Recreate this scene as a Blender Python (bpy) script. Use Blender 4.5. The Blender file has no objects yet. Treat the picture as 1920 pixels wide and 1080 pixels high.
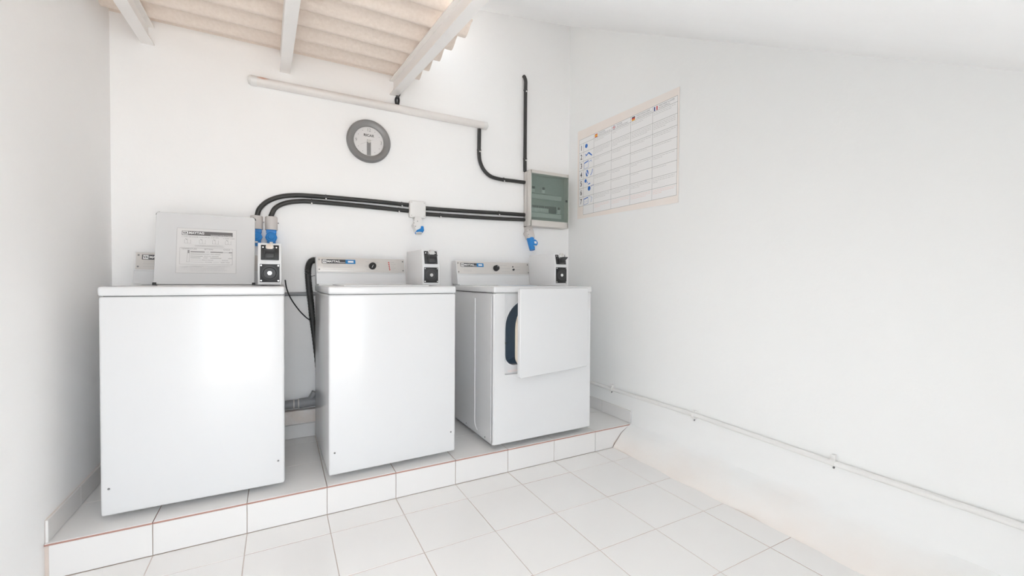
import bpy, bmesh, math, random
from mathutils import Matrix, Vector
R = math.radians
random.seed(4)
sc = bpy.context.scene
COL = sc.collection

# ------------------------------------------------------------------ camera
cam_d = bpy.data.cameras.new('camera'); cam = bpy.data.objects.new('camera', cam_d); COL.objects.link(cam)
YAW, PITCH, ROLL = 0.4969, -0.0174, 0.0061
fw = Vector((math.sin(YAW)*math.cos(PITCH), math.cos(YAW)*math.cos(PITCH), math.sin(PITCH)))
rt = Vector((math.cos(YAW), -math.sin(YAW), 0)); up = rt.cross(fw)
r2 = rt*math.cos(ROLL)+up*math.sin(ROLL); u2 = -rt*math.sin(ROLL)+up*math.cos(ROLL)
M = Matrix((r2, u2, -fw)).transposed().to_4x4(); M.translation = (0.4472, -2.1620, 1.1042)
cam.matrix_world = M
cam_d.sensor_width = 36; cam_d.lens = 36*803.4/1920; cam_d.clip_start = 0.02
sc.camera = cam

# ------------------------------------------------------------------ light
w = bpy.data.worlds.new('world'); sc.world = w; w.use_nodes = True
bg = w.node_tree.nodes['Background']; bg.inputs[0].default_value = (0.865, 0.94, 1.0, 1); bg.inputs[1].default_value = 1.5
sd = bpy.data.lights.new('sun', 'SUN'); sun = bpy.data.objects.new('sun', sd); COL.objects.link(sun)
sd.energy = 3; sd.angle = R(3); sd.color = (1.0, 0.97, 0.94)
sun.rotation_euler = (R(-32), R(8), 0)
sc.cycles.max_bounces = 16; sc.cycles.diffuse_bounces = 12           # white room: light has to bounce many times
sc.view_settings.view_transform = 'Standard'; sc.view_settings.look = 'None'
sc.view_settings.exposure = 1.94; sc.view_settings.gamma = 1; sc.view_settings.use_curve_mapping = False

# ------------------------------------------------------------------ materials
def mat(name, col, rough=0.5, metal=0.0, spec=0.5, noise=None, bump=None, coat=0.0, trans=None):
    m = bpy.data.materials.new(name); m.use_nodes = True; nt = m.node_tree; b = nt.nodes['Principled BSDF']
    b.inputs['Base Color'].default_value = (*col, 1); b.inputs['Roughness'].default_value = rough
    b.inputs['Metallic'].default_value = metal; b.inputs['Specular IOR Level'].default_value = spec
    b.inputs['Coat Weight'].default_value = coat; b.inputs['Coat Roughness'].default_value = 0.08
    tc = None
    if noise or bump:
        tc = nt.nodes.new('ShaderNodeTexCoord')
    if noise:                                   # (scale, second colour, low, high)
        n = nt.nodes.new('ShaderNodeTexNoise'); n.inputs['Scale'].default_value = noise[0]; n.inputs['Detail'].default_value = 5
        r = nt.nodes.new('ShaderNodeValToRGB'); r.color_ramp.elements[0].position = noise[2]; r.color_ramp.elements[1].position = noise[3]
        r.color_ramp.elements[0].color = (*col, 1); r.color_ramp.elements[1].color = (*noise[1], 1)
        nt.links.new(tc.outputs['Object'], n.inputs['Vector']); nt.links.new(n.outputs['Fac'], r.inputs['Fac'])
        nt.links.new(r.outputs['Color'], b.inputs['Base Color'])
    if bump:                                    # (scale, strength, distance)
        n = nt.nodes.new('ShaderNodeTexNoise'); n.inputs['Scale'].default_value = bump[0]; n.inputs['Detail'].default_value = 6
        bp = nt.nodes.new('ShaderNodeBump'); bp.inputs['Strength'].default_value = bump[1]; bp.inputs['Distance'].default_value = bump[2]
        nt.links.new(tc.outputs['Object'], n.inputs['Vector']); nt.links.new(n.outputs['Fac'], bp.inputs['Height'])
        nt.links.new(bp.outputs['Normal'], b.inputs['Normal'])
    return m

PAINT = mat('wall_paint', (.935, .932, .929), .85, spec=.2, noise=(1.6, (.918, .912, .907), .5, .85), bump=(9, .25, .01))
def dirty_foot(name):                           # white paint greyed to dim this wall, with a pinkish worn, damp band along its foot
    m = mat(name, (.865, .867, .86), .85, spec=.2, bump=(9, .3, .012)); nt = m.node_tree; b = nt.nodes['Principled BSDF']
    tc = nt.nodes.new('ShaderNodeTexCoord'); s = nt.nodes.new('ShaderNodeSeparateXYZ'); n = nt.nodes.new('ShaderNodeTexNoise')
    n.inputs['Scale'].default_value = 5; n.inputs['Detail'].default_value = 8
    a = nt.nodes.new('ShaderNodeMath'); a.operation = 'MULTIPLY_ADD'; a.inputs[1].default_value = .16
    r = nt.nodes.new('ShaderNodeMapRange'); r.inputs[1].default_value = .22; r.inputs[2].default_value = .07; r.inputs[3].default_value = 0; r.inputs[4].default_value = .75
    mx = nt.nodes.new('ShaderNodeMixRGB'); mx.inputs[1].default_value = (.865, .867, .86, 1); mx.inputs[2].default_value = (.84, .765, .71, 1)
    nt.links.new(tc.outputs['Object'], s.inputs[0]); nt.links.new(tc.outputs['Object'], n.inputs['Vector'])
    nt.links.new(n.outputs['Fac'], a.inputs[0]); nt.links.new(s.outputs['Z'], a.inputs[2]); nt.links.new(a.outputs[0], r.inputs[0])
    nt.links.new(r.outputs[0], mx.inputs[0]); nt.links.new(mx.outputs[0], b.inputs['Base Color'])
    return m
PAINT_R = dirty_foot('wall_paint_greyed_worn_foot')
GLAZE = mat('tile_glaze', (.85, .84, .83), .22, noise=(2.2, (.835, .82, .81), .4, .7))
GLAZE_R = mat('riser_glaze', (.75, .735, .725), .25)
TERRA = mat('terracotta_edge', (.40, .22, .18), .8)
GROUT = mat('grout', (.66, .58, .53), .95)
CEMENT = mat('cement', (.74, .67, .62), .95, noise=(14, (.80, .77, .75), .4, .7), bump=(40, .5, .01))
ROOF = mat('fibre_cement', (.86, .765, .69), .9, spec=.2, noise=(60, (.80, .70, .62), .35, .75), bump=(120, .3, .004))
STEEL = mat('white_painted_steel', (.90, .875, .855), .45)
ENAMEL = mat('white_enamel', (.705, .707, .714), .16, spec=.5)
ENAMEL2 = mat('white_enamel_matt', (.74, .742, .748), .3)
PLATE = mat('brushed_plate', (.66, .635, .61), .4, metal=.25)
BLACK = mat('black_plastic', (.02, .02, .021), .4)
DGREY = mat('dark_grey_plastic', (.045, .045, .047), .45)
SHADOWGREY = mat('rubber_grey', (.12, .12, .12), .7)
CHROME = mat('chrome', (.85, .85, .85), .16, metal=1)
SCREW = mat('screw_steel', (.22, .22, .22), .4, metal=.8)
WHITE = mat('white_print', (.86, .86, .86), .5)
BLUE = mat('blue_plastic', (.02, .23, .62), .4)
BADGEBLUE = mat('badge_blue', (.01, .20, .50), .4)
RED = mat('red_print', (.62, .06, .06), .5)
PINK = mat('pink_print', (.84, .66, .63), .6)
INK = mat('ink_grey', (.30, .29, .29), .7)
INKL = mat('ink_light', (.50, .49, .49), .7)
INKP = mat('ink_pale', (.60, .59, .59), .7)
INKD = mat('ink_dark', (.07, .07, .075), .7)
BAND = mat('band_grey', (.16, .15, .15), .5)
CONDUIT = mat('conduit_black', (.035, .034, .033), .5, bump=(200, .2, .002))
PVC = mat('grey_pvc', (.27, .275, .285), .45)
PVCL = mat('light_grey_plastic', (.62, .585, .565), .5)
WPVC = mat('white_pvc', (.80, .79, .775), .45)
CASE = mat('panel_beige', (.68, .645, .61), .5)
CASEIN = mat('panel_inner', (.50, .52, .50), .6)
BREAK = mat('breaker_white', (.85, .86, .85), .5)
CLOCKRIM = mat('clock_rim', (.25, .245, .245), .4, metal=.3)
CLOCKFACE = mat('clock_face', (.80, .785, .78), .6)
HAND = mat('clock_hand', (.23, .225, .225), .5)
PAPER = mat('paper_cream', (.86, .785, .735), .8, noise=(4, (.87, .82, .78), .35, .7))
PAPERW = mat('paper_white', (.86, .85, .845), .8)
LABELP = mat('label_grey_white', (.735, .725, .722), .5)
PICTO = mat('pictogram_blue', (.03, .16, .55), .6)
YEL = mat('flag_yellow', (.85, .45, .03), .6)
NAVY = mat('flag_navy', (.03, .05, .20), .6)
DRUM = mat('drum_steel', (.50, .61, .70), .4, metal=.15)
CREAM = mat('felt_seal', (.70, .62, .52), .9)
GROUND = mat('patio_ground', (.66, .61, .56), .9, noise=(3, (.6, .56, .52), .4, .7))
def rust_mat():
    m = mat('lamp_cover', (.80, .765, .74), .35); nt = m.node_tree; b = nt.nodes['Principled BSDF']
    tc = nt.nodes.new('ShaderNodeTexCoord'); mp = nt.nodes.new('ShaderNodeMapping'); mp.inputs['Location'].default_value = (-.365*28, 0, -2.262*60)
    mp.inputs['Scale'].default_value = (28, 0, 60); g = nt.nodes.new('ShaderNodeTexGradient'); g.gradient_type = 'SPHERICAL'
    mx = nt.nodes.new('ShaderNodeMixRGB'); mx.inputs[1].default_value = (.80, .765, .74, 1); mx.inputs[2].default_value = (.62, .17, .03, 1)
    nt.links.new(tc.outputs['Object'], mp.inputs[0]); nt.links.new(mp.outputs[0], g.inputs[0]); nt.links.new(g.outputs['Fac'], mx.inputs[0]); nt.links.new(mx.outputs[0], b.inputs['Base Color'])
    return m
LAMPCOVER = rust_mat()
def glass_mat():
    m = bpy.data.materials.new('smoked_green_door'); m.use_nodes = True; nt = m.node_tree; nt.nodes.clear()
    o = nt.nodes.new('ShaderNodeOutputMaterial'); t = nt.nodes.new('ShaderNodeBsdfTransparent'); t.inputs[0].default_value = (.82, .855, .838, 1)
    d = nt.nodes.new('ShaderNodeBsdfPrincipled'); d.inputs['Base Color'].default_value = (.33, .40, .37, 1); d.inputs['Roughness'].default_value = .1
    x = nt.nodes.new('ShaderNodeMixShader'); x.inputs[0].default_value = .2
    nt.links.new(t.outputs[0], x.inputs[1]); nt.links.new(d.outputs[0], x.inputs[2]); nt.links.new(x.outputs[0], o.inputs[0])
    return m
SMOKED = glass_mat()
def clear_mat():
    m = bpy.data.materials.new('clock_glass'); m.use_nodes = True; nt = m.node_tree; nt.nodes.clear()
    o = nt.nodes.new('ShaderNodeOutputMaterial'); t = nt.nodes.new('ShaderNodeBsdfTransparent')
    d = nt.nodes.new('ShaderNodeBsdfGlossy'); d.inputs['Roughness'].default_value = .05
    x = nt.nodes.new('ShaderNodeMixShader'); x.inputs[0].default_value = .06
    nt.links.new(t.outputs[0], x.inputs[1]); nt.links.new(d.outputs[0], x.inputs[2]); nt.links.new(x.outputs[0], o.inputs[0])
    return m
CLEAR = clear_mat()

# ------------------------------------------------------------------ mesh helpers
class MB:
    """collects shapes (optionally through a matrix) and links them as ONE mesh object"""
    def __init__(s, mx=None): s.bm = bmesh.new(); s.mx = mx or Matrix(); s.mi = 0
    def _add(s, verts, faces, mi=None):
        vs = [s.bm.verts.new(s.mx @ Vector(v)) for v in verts]
        for f in faces:
            try:
                fc = s.bm.faces.new([vs[i] for i in f]); fc.material_index = s.mi if mi is None else mi
            except ValueError: pass
        return s
    def box(s, a, b, bev=0, seg=2):
        x0, y0, z0 = a; x1, y1, z1 = b
        V = [(x0,y0,z0),(x1,y0,z0),(x1,y1,z0),(x0,y1,z0),(x0,y0,z1),(x1,y0,z1),(x1,y1,z1),(x0,y1,z1)]
        Fs = [(0,3,2,1),(4,5,6,7),(0,1,5,4),(1,2,6,5),(2,3,7,6),(3,0,4,7)]
        if not bev: return s._add(V, Fs)
        t = bmesh.new(); vs = [t.verts.new(v) for v in V]
        for f in Fs: t.faces.new([vs[i] for i in f])
        bmesh.ops.bevel(t, geom=t.edges[:]+t.verts[:], offset=bev, segments=seg, profile=.5, affect='EDGES', clamp_overlap=True)
        return s._merge(t)
    def _merge(s, t):
        t.verts.index_update(); s._add([v.co[:] for v in t.verts], [[v.index for v in f.verts] for f in t.faces]); t.free(); return s
    def prism(s, poly, axis, a, b, bev=0, seg=2):
        """poly: 2-D outline; axis 'x' -> (y,z), 'y' -> (x,z), 'z' -> (x,y)"""
        def p3(p, t): return {'x': (t, p[0], p[1]), 'y': (p[0], t, p[1]), 'z': (p[0], p[1], t)}[axis]
        n = len(poly); V = [p3(p, a) for p in poly]+[p3(p, b) for p in poly]
        Fs = [list(range(n))[::-1], list(range(n, 2*n))]+[(i, (i+1) % n, n+(i+1) % n, n+i) for i in range(n)]
        t = bmesh.new(); vs = [t.verts.new(v) for v in V]
        for f in Fs: t.faces.new([vs[i] for i in f])
        bmesh.ops.recalc_face_normals(t, faces=t.faces[:])
        if bev: bmesh.ops.bevel(t, geom=t.edges[:]+t.verts[:], offset=bev, segments=seg, profile=.5, affect='EDGES', clamp_overlap=True)
        return s._merge(t)
    def cyl(s, p0, p1, r0, r1=None, n=20):
        return s.tube([p0, p1], [r0, r0 if r1 is None else r1], n)
    def tube(s, pts, r, n=12):
        pts = [Vector(p) for p in pts]; rr = r if isinstance(r, (list, tuple)) else [r]*len(pts)
        V = []; u = None
        for i, p in enumerate(pts):
            d = (pts[min(i+1, len(pts)-1)]-pts[max(i-1, 0)]).normalized()
            if u is None: u = d.orthogonal().normalized()
            else:
                u = u-d*u.dot(d); u = u.normalized() if u.length > 1e-6 else d.orthogonal().normalized()
            v = d.cross(u)
            V += [p+(u*math.cos(2*math.pi*k/n)+v*math.sin(2*math.pi*k/n))*rr[i] for k in range(n)]
        Fs = [(i*n+k, i*n+(k+1) % n, (i+1)*n+(k+1) % n, (i+1)*n+k) for i in range(len(pts)-1) for k in range(n)]
        m = (len(pts)-1)*n
        Fs += [list(range(n))[::-1], list(range(m, m+n))]
        return s._add(V, Fs)
    def lathe(s, prof, n=48, c=(0, 0, 0), axis='y'):
        """prof: (radius, along) pairs revolved; ring closed if first==last is not required"""
        V = []
        for r, h in prof:
            for k in range(n):
                a = 2*math.pi*k/n; x, z = r*math.cos(a), r*math.sin(a)
                V.append((c[0]+x, c[1]+h, c[2]+z) if axis == 'y' else (c[0]+x, c[1]+z, c[2]+h))
        Fs = [(i*n+k, (i+1)*n+k, (i+1)*n+(k+1) % n, i*n+(k+1) % n) for i in range(len(prof)-1) for k in range(n)]
        if prof[0][0] > 1e-5: pass
        return s._add(V, Fs)
    def quad(s, u0, v0, u1, v1, d=0):
        """thin raised rectangle in the local (x right, z up) plane, facing -y, standing d proud"""
        return s._add([(u0,-d,v0),(u1,-d,v0),(u1,-d,v1),(u0,-d,v1)], [(0,1,2,3)])
    def line(s, p, q, wd, d=0):
        a, b = Vector((p[0], 0, p[1])), Vector((q[0], 0, q[1])); t = (b-a).normalized(); nrm = Vector((-t.z, 0, t.x))*wd/2
        o = Vector((0, -d, 0)); return s._add([a-nrm+o, b-nrm+o, b+nrm+o, a+nrm+o], [(0,1,2,3)])
    def disc(s, u, v, r, d=0, n=24, sx=1):
        V = [(u+r*sx*math.cos(2*math.pi*k/n), -d, v+r*math.sin(2*math.pi*k/n)) for k in range(n)]
        return s._add(V, [list(range(n))])
    def build(s, name, mats, parent=None, smooth=True, ang=35):
        me = bpy.data.meshes.new(name)
        bmesh.ops.remove_doubles(s.bm, verts=s.bm.verts[:], dist=1e-6)
        s.bm.to_mesh(me); s.bm.free()
        if not isinstance(mats, (list, tuple)): mats = [mats]
        for m in mats: me.materials.append(m)
        if smooth and len(me.polygons):
            me.polygons.foreach_set('use_smooth', [True]*len(me.polygons)); me.set_sharp_from_angle(angle=R(ang))
        o = bpy.data.objects.new(name, me); COL.objects.link(o)
        if parent: o.parent = parent
        return o
def text(name, s, size, m, parent, mx, u, v, d=.0006, align='LEFT', sx=1.0, bold=0, rot=0):
    """lettering: flat mesh in the local (x right, z up) plane of mx"""
    cu = bpy.data.curves.new(name, 'FONT'); cu.body = s; cu.size = size; cu.align_x = align; cu.align_y = 'CENTER'; cu.offset = bold; cu.resolution_u = 3
    t = bpy.data.objects.new(name, cu); COL.objects.link(t)
    bpy.context.view_layer.update()
    me = bpy.data.meshes.new_from_object(t.evaluated_get(bpy.context.evaluated_depsgraph_get()))
    bpy.data.objects.remove(t); bpy.data.curves.remove(cu)
    T = mx @ Matrix.Translation((u, -d, v)) @ Matrix.Rotation(R(90), 4, 'X') @ Matrix.Rotation(rot, 4, 'Z') @ Matrix.Diagonal((sx, 1, 1, 1))
    me.transform(T); me.name = name; me.materials.clear(); me.materials.append(m)
    o = bpy.data.objects.new(name, me); COL.objects.link(o); o.parent = parent
    return o
def thing(name, label, cat, loc=(0, 0, 0), rz=0, group=None):
    o = bpy.data.objects.new(name, None); COL.objects.link(o); o.empty_display_size = .05
    o.location = loc; o.rotation_euler = (0, 0, rz); o['label'] = label; o['category'] = cat
    if group: o['group'] = group
    return o
def tag(o, label, cat, group=None):
    o['label'] = label; o['category'] = cat
    if group: o['group'] = group
    return o
def struct(o, label=None, cat=None):
    o['kind'] = 'structure'
    if label: o['label'] = label
    if cat: o['category'] = cat
    return o
def spline(pts, n=8):
    P = [Vector(p) for p in pts]; P = [P[0]*2-P[1]]+P+[P[-1]*2-P[-2]]; out = []
    for i in range(1, len(P)-2):
        for k in range(n):
            t = k/n; a, b, c, d = P[i-1:i+3]
            out.append(.5*((2*b)+(-a+c)*t+(2*a-5*b+4*c-d)*t*t+(-a+3*b-3*c+d)*t**3))
    out.append(P[-2]); return out
def frame(loc, tilt=0):                        # local x right, -y out of the face, z up, leaned back by tilt
    return Matrix.Translation(loc) @ Matrix.Rotation(-tilt, 4, 'X')

# ------------------------------------------------------------------ the setting
XL, XR, YB, HP, T = -.31, 2.558, .752, .134, .32
YF = -2.75
G = .0024
ground = MB().box((-9, -16, -.3), (12, YF, -.03)).build('ground', GROUND); struct(ground, 'pale open patio ground in front of the laundry corner', 'ground')
floor = MB().box((XL-.2, YF, -.12), (XR+.2, YB+.2, -.0022)).build('floor', GROUT); struct(floor, 'white square floor tiles with thin brownish joints', 'floor')
def tile_mesh(wx, wy, th=.008):
    b = MB(); x0, x1, y0, y1 = G/2, wx-G/2, G/2, wy-G/2; c = .0012
    V = [(x0,y0,-th),(x1,y0,-th),(x1,y1,-th),(x0,y1,-th),(x0,y0,-c),(x1,y0,-c),(x1,y1,-c),(x0,y1,-c),(x0+c,y0+c,0),(x1-c,y0+c,0),(x1-c,y1-c,0),(x0+c,y1-c,0)]
    b._add(V, [(0,1,5,4),(1,2,6,5),(2,3,7,6),(3,0,4,7)], 1); b._add(V, [(4,5,9,8),(5,6,10,9),(6,7,11,10),(7,4,8,11),(8,9,10,11)], 0)
    return b
cache = {}
def put_tile(parent, name, wx, wy, loc, rx=0, mats=(GLAZE, TERRA), th=.008):
    k = (round(wx, 4), round(wy, 4), mats[0].name, th)
    if k not in cache:
        o = tile_mesh(wx, wy, th).build(name, list(mats), parent, smooth=False); cache[k] = o.data
    else:
        o = bpy.data.objects.new(name, cache[k]); COL.objects.link(o); o.parent = parent
    o.location = loc; o.rotation_euler = (rx, 0, 0); return o
ycuts = [0, -.1664]
while ycuts[-1] > YF+.05: ycuts.append(max(ycuts[-1]-T, YF))
xcuts = [XL]+[k*T for k in range(0, 8)]+[2.392]
for i in range(len(xcuts)-1):
    for j in range(len(ycuts)-1):
        put_tile(floor, 'tile', xcuts[i+1]-xcuts[i], ycuts[j]-ycuts[j+1], (xcuts[i], ycuts[j+1], random.uniform(-.0004, .0004)))
# raised platform the machines stand on
plat = MB().box((XL, .008, -.002), (XR-.0, YB, HP-.008)).build('platform', GROUT); struct(plat, 'low white tiled platform carrying the three machines', 'platform')
pc = [XL]+[k*T for k in range(0, 8)]+[XR-.004]
for i in range(len(pc)-1):
    for y0, y1 in ((-.001, T), (T, 2*T), (2*T, YB)):
        put_tile(plat, 'tile', pc[i+1]-pc[i], y1-y0, (pc[i], y0, HP))
rc = [XL+.012]+[k*T for k in range(0, 8)]
for i in range(len(rc)-1):
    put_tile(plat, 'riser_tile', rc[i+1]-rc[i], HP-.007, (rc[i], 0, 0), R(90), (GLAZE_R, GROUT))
b = MB(); c = G/2
b.prism([(2.24+c, .001), (2.385, .001), (2.395, .03), (2.43, .06), (2.46, .09), (2.50, .112), (2.535, HP-.008), (2.24+c, HP-.008)], 'y', 0, .008)
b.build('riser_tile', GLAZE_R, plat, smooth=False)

WT = .2; OPX0, OPX1 = -.25, 1.02
wb = MB().box((XL-WT, YB, -.1), (XR+WT, YB+WT, 3.45)).build('wall_back', PAINT); struct(wb)
wl = MB().box((XL-WT, YF, -.1), (XL, YB, 3.2)).build('wall_left', PAINT); struct(wl)
wf = MB().box((OPX1, YF, -.1), (XR+WT, YF+.12, 3.45)).box((XL-WT, YF, -.1), (OPX0, YF+.12, 3.45)).build('wall_front_added', PAINT); struct(wf)   # unseen wall added to narrow the daylight to one opening behind the viewer
# right wall: plumb above, its foot flares out over the floor in front of the platform
b = MB(); b.box((XR, 0, -.1), (XR+WT, YB, 3.45))
prof = [(XR+WT, -.1), (2.389, -.1), (2.389, 0), (2.402, .018), (2.432, .05), (2.47, .085), (2.51, .112), (2.542, .137), (2.553, .165), (XR, .21), (XR, 3.45), (XR+WT, 3.45)]
V = []; ys = [-.0-.05*i for i in range(0, 56)]
for y in ys:
    for k, (x, z) in enumerate(prof):
        j = .006*math.sin(y*7+k)+.005*math.sin(y*23+2*k) if 2 <= k <= 7 else 0
        V.append((x+j, y, z))
n = len(prof)
b._add(V, [(i*n+k, i*n+(k+1) % n, (i+1)*n+(k+1) % n, (i+1)*n+k) for i in range(len(ys)-1) for k in range(n)]+[list(range(n)), list(range((len(ys)-1)*n, len(ys)*n))[::-1]])
bmesh.ops.recalc_face_normals(b.bm, faces=b.bm.faces[:])
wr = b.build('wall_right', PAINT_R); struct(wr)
# sloping slab over the right side (underside of a stair), open gap between it and the roof sheet
SZ = lambda x, y: 2.4116+.14*x+.5709*y
b = MB(); xa, xb = 1.195, XR
pl = [(xa, YB), (xb, YB), (xb, -2.75), (xa, -2.75)]
V = [(x, y, SZ(x, y)) for x, y in pl]+[(x, y, SZ(x, y)+.18) for x, y in pl]
b._add(V, [(0,1,2,3),(7,6,5,4),(0,4,5,1),(1,5,6,2),(2,6,7,3),(3,7,4,0)]); bmesh.ops.recalc_face_normals(b.bm, faces=b.bm.faces[:])
slab = b.build('ceiling_slab', PAINT, smooth=False); struct(slab, 'sloping white soffit above the right wall', 'ceiling')
# unseen infill added between roof sheet and slab to control the skylight
def infill_wall(y0, y1, f0, f1):
    b = MB(); V = []
    for x in (1.20, 1.245): V += [(x, y0, f0(x, y0)), (x, y1, f0(x, y1)), (x, y1, f1(x, y1)), (x, y0, f1(x, y0))]
    b._add(V, [(0,1,2,3),(7,6,5,4),(0,4,5,1),(1,5,6,2),(2,6,7,3),(3,7,4,0)]); bmesh.ops.recalc_face_normals(b.bm, faces=b.bm.faces[:])
    return struct(b.build('wall_infill_added', PAINT, smooth=False))
RZ = lambda x, y: 2.462-.09*(YB-y)
infill_wall(-.30, YB, lambda x, y: RZ(x, y)+.03, lambda x, y: max(RZ(x, y)+.05, SZ(x, y)-.20))
infill_wall(-2.75, -.46, lambda x, y: SZ(x, y)+.02, lambda x, y: RZ(x, y)+.02)
# baseboards on the platform
def board(name, pieces, axis):
    root = None
    for i, (a, bb) in enumerate(pieces):
        o = MB().box(a, bb, .0015, 1).build(name if root is None else 'tile', [GLAZE_R], root, smooth=False)
        if root is None: root = o; struct(o)
    return root
bt = HP+.084
cuts = [XL]+[k*T for k in range(0, 8)]+[XR]
root = MB().box((XL, YB-.004, HP), (XR, YB, bt-.001)).build('baseboard_back', GROUT); struct(root)
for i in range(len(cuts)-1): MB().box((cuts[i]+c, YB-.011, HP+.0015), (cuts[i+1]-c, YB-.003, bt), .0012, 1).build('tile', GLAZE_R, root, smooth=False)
for side, x0, x1 in (('left', XL, XL+.011), ('right', XR-.011, XR)):
    root = MB().box((x0 if side == 'left' else x0+.007, .012, HP), (x1-.007 if side == 'left' else x1, YB-.012, bt-.001)).build('baseboard_'+side, GROUT); struct(root)
    for y0, y1 in ((.004, .30), (.30, .62), (.62, YB-.012)):
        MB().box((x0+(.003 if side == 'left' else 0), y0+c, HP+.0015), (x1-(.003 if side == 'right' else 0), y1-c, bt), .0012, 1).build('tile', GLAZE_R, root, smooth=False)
# cement ledge carrying the drain pipe
tag(MB().box((XL+.02, YB-.045, .232), (1.45, YB-.001, .312), .006).build('mortar_ledge', CEMENT), 'rough mortar ledge under the grey drain pipe behind the washers', 'ledge')

# roof: corrugated sheet falling gently towards the viewer, on three steel beams
SL, PIT = .09, .177
def sheet(b, x0, x1, y0, y1, th=.008, k0=0, k1=0):
    zc = lambda y: 2.456-SL*(YB-y)-.0255*math.cos(2*math.pi*(y-.626)/PIT)
    N = int((y1-y0)/PIT*14); V = []
    for i in range(N+1):
        y = y0+(y1-y0)*i/N; z = zc(y)
        a_, b_ = x0+k0*(YB-y), x1+k1*(YB-y); V += [(a_, y, z), (b_, y, z), (b_, y, z+th), (a_, y, z+th)]
    Fs = [(i*4+k, i*4+(k+1) % 4, i*4+4+(k+1) % 4, i*4+4+k) for i in range(N) for k in range(4)]+[(0,1,2,3), (N*4+3, N*4+2, N*4+1, N*4)]
    b._add(V, Fs); bmesh.ops.recalc_face_normals(b.bm, faces=b.bm.faces[:]); return b
YR = -2.75
ceil = sheet(MB(), XL-.1, 1.125, YR, YB+.1, k1=.025).build('ceiling', ROOF, ang=50); struct(ceil, 'beige corrugated fibre cement roof sheet', 'ceiling')
sheet(MB(), 1.126, 1.252, -.165, YB+.1, k0=.025, k1=.05).build('corrugated_sheet', ROOF, ceil, ang=50)
def beam(x, label):
    zb, h, wf = 2.332, .098, .027
    th = thing('roof_beam', label, 'beam', (x, YB, zb), 0, 'steel roof beams'); DX = .022
    def run(name, x0, x1, z0, z1):
        L = YB-YR; bb = MB()
        V = [(xx, 0, zz) for xx, zz in ((x0, z0), (x1, z0), (x1, z1), (x0, z1))]+[(xx+DX*L, -L, zz-SL*L) for xx, zz in ((x0, z0), (x1, z0), (x1, z1), (x0, z1))]
        bb._add(V, [(0,1,2,3),(7,6,5,4),(0,4,5,1),(1,5,6,2),(2,6,7,3),(3,7,4,0)]); bmesh.ops.recalc_face_normals(bb.bm, faces=bb.bm.faces[:])
        bb.build(name, STEEL, th, smooth=False)
    run('bottom_flange', -wf, wf, 0, .007); run('web', -.0025, .0025, .007, h-.007); run('top_flange', -wf, wf, h-.007, h)
    return th
beam(-.158, 'white steel roof beam nearest the left wall'); beam(.479, 'middle white steel roof beam, above the left end of the lamp'); beam(1.12, 'white steel roof beam beside the open edge of the roof sheet')

# ------------------------------------------------------------------ machines
def screws(name, parent, pts, r=.0045, axis='y', m=SCREW):
    for x, y, z in pts:
        if axis == 'y': MB().cyl((x, y, z), (x, y-.0025, z), r, r*.7, 12).build(name, m, parent)
        else: MB().cyl((x, y, z), (x-.0025, y, z), r, r*.7, 12).build(name, m, parent)
def console(t, wd, z0, z1, z2, yf, yb, xo=0):
    """wedge at the back of the top: white lower strip, slanted silver plate above"""
    lean = math.atan2(.040, z2-z0)
    sl = lambda z: yf+(z-z0)*math.tan(lean)
    c = MB().prism([(yf, z0), (yb, z0), (yb, z2-.004), (yb-.006, z2), (sl(z2), z2)], 'x', xo, wd, .003).build('console', ENAMEL2, t)
    mx = frame((xo, sl(z1), z1), lean); wd -= xo; L = (z2-z1)/math.cos(lean)
    MB(mx).box((.006, -.003, .004), (wd-.006, .001, L-.004), .0012).build('control_plate', PLATE, c)
    MB(mx).box((.002, -.0045, -.004), (wd-.002, .001, .002), .001).build('trim_strip', ENAMEL2, c)
    return c, mx @ Matrix.Translation((0, -.003, 0)), L
def badge(c, mx, u, v, blue=True, wd=.19, h=.026):
    b = MB(mx); b.quad(u, v, u+wd, v+h, .0006)
    if blue: b.mi = 1; b.quad(u+wd*.70, v, u+wd, v+h, .0008)
    b.mi = 2; b.quad(u+.004, v+.003, u+.026, v+h-.003, .0010)
    if blue: b.quad(u+wd*.77, v+.008, u+wd*.94, v+h-.007, .0010)
    b.quad(u+wd*.52, v+.006, u+wd*.69, v+.0085, .0010)
    b.build('brand_badge', [INKD, BADGEBLUE, WHITE], c, smooth=False)
    text('badge_lettering', 'VA', .016, INKD, c, mx, u+.0055, v+h/2-.0005, .0014, sx=.9, bold=.0006)
    text('badge_lettering', 'MAYTAG', .0175, WHITE, c, mx, u+.029, v+h/2-.0005, .0014, sx=1.0, bold=.0006)
def print_lines(c, mx, rows, m=INKL, name='small_print'):
    b = MB(mx)
    for u0, u1, v, wd in rows: b.quad(u0, v, u1, v+wd, .0006)
    o = b.build(name, m, c, smooth=False); o['kind'] = 'stuff'; return o
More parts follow.
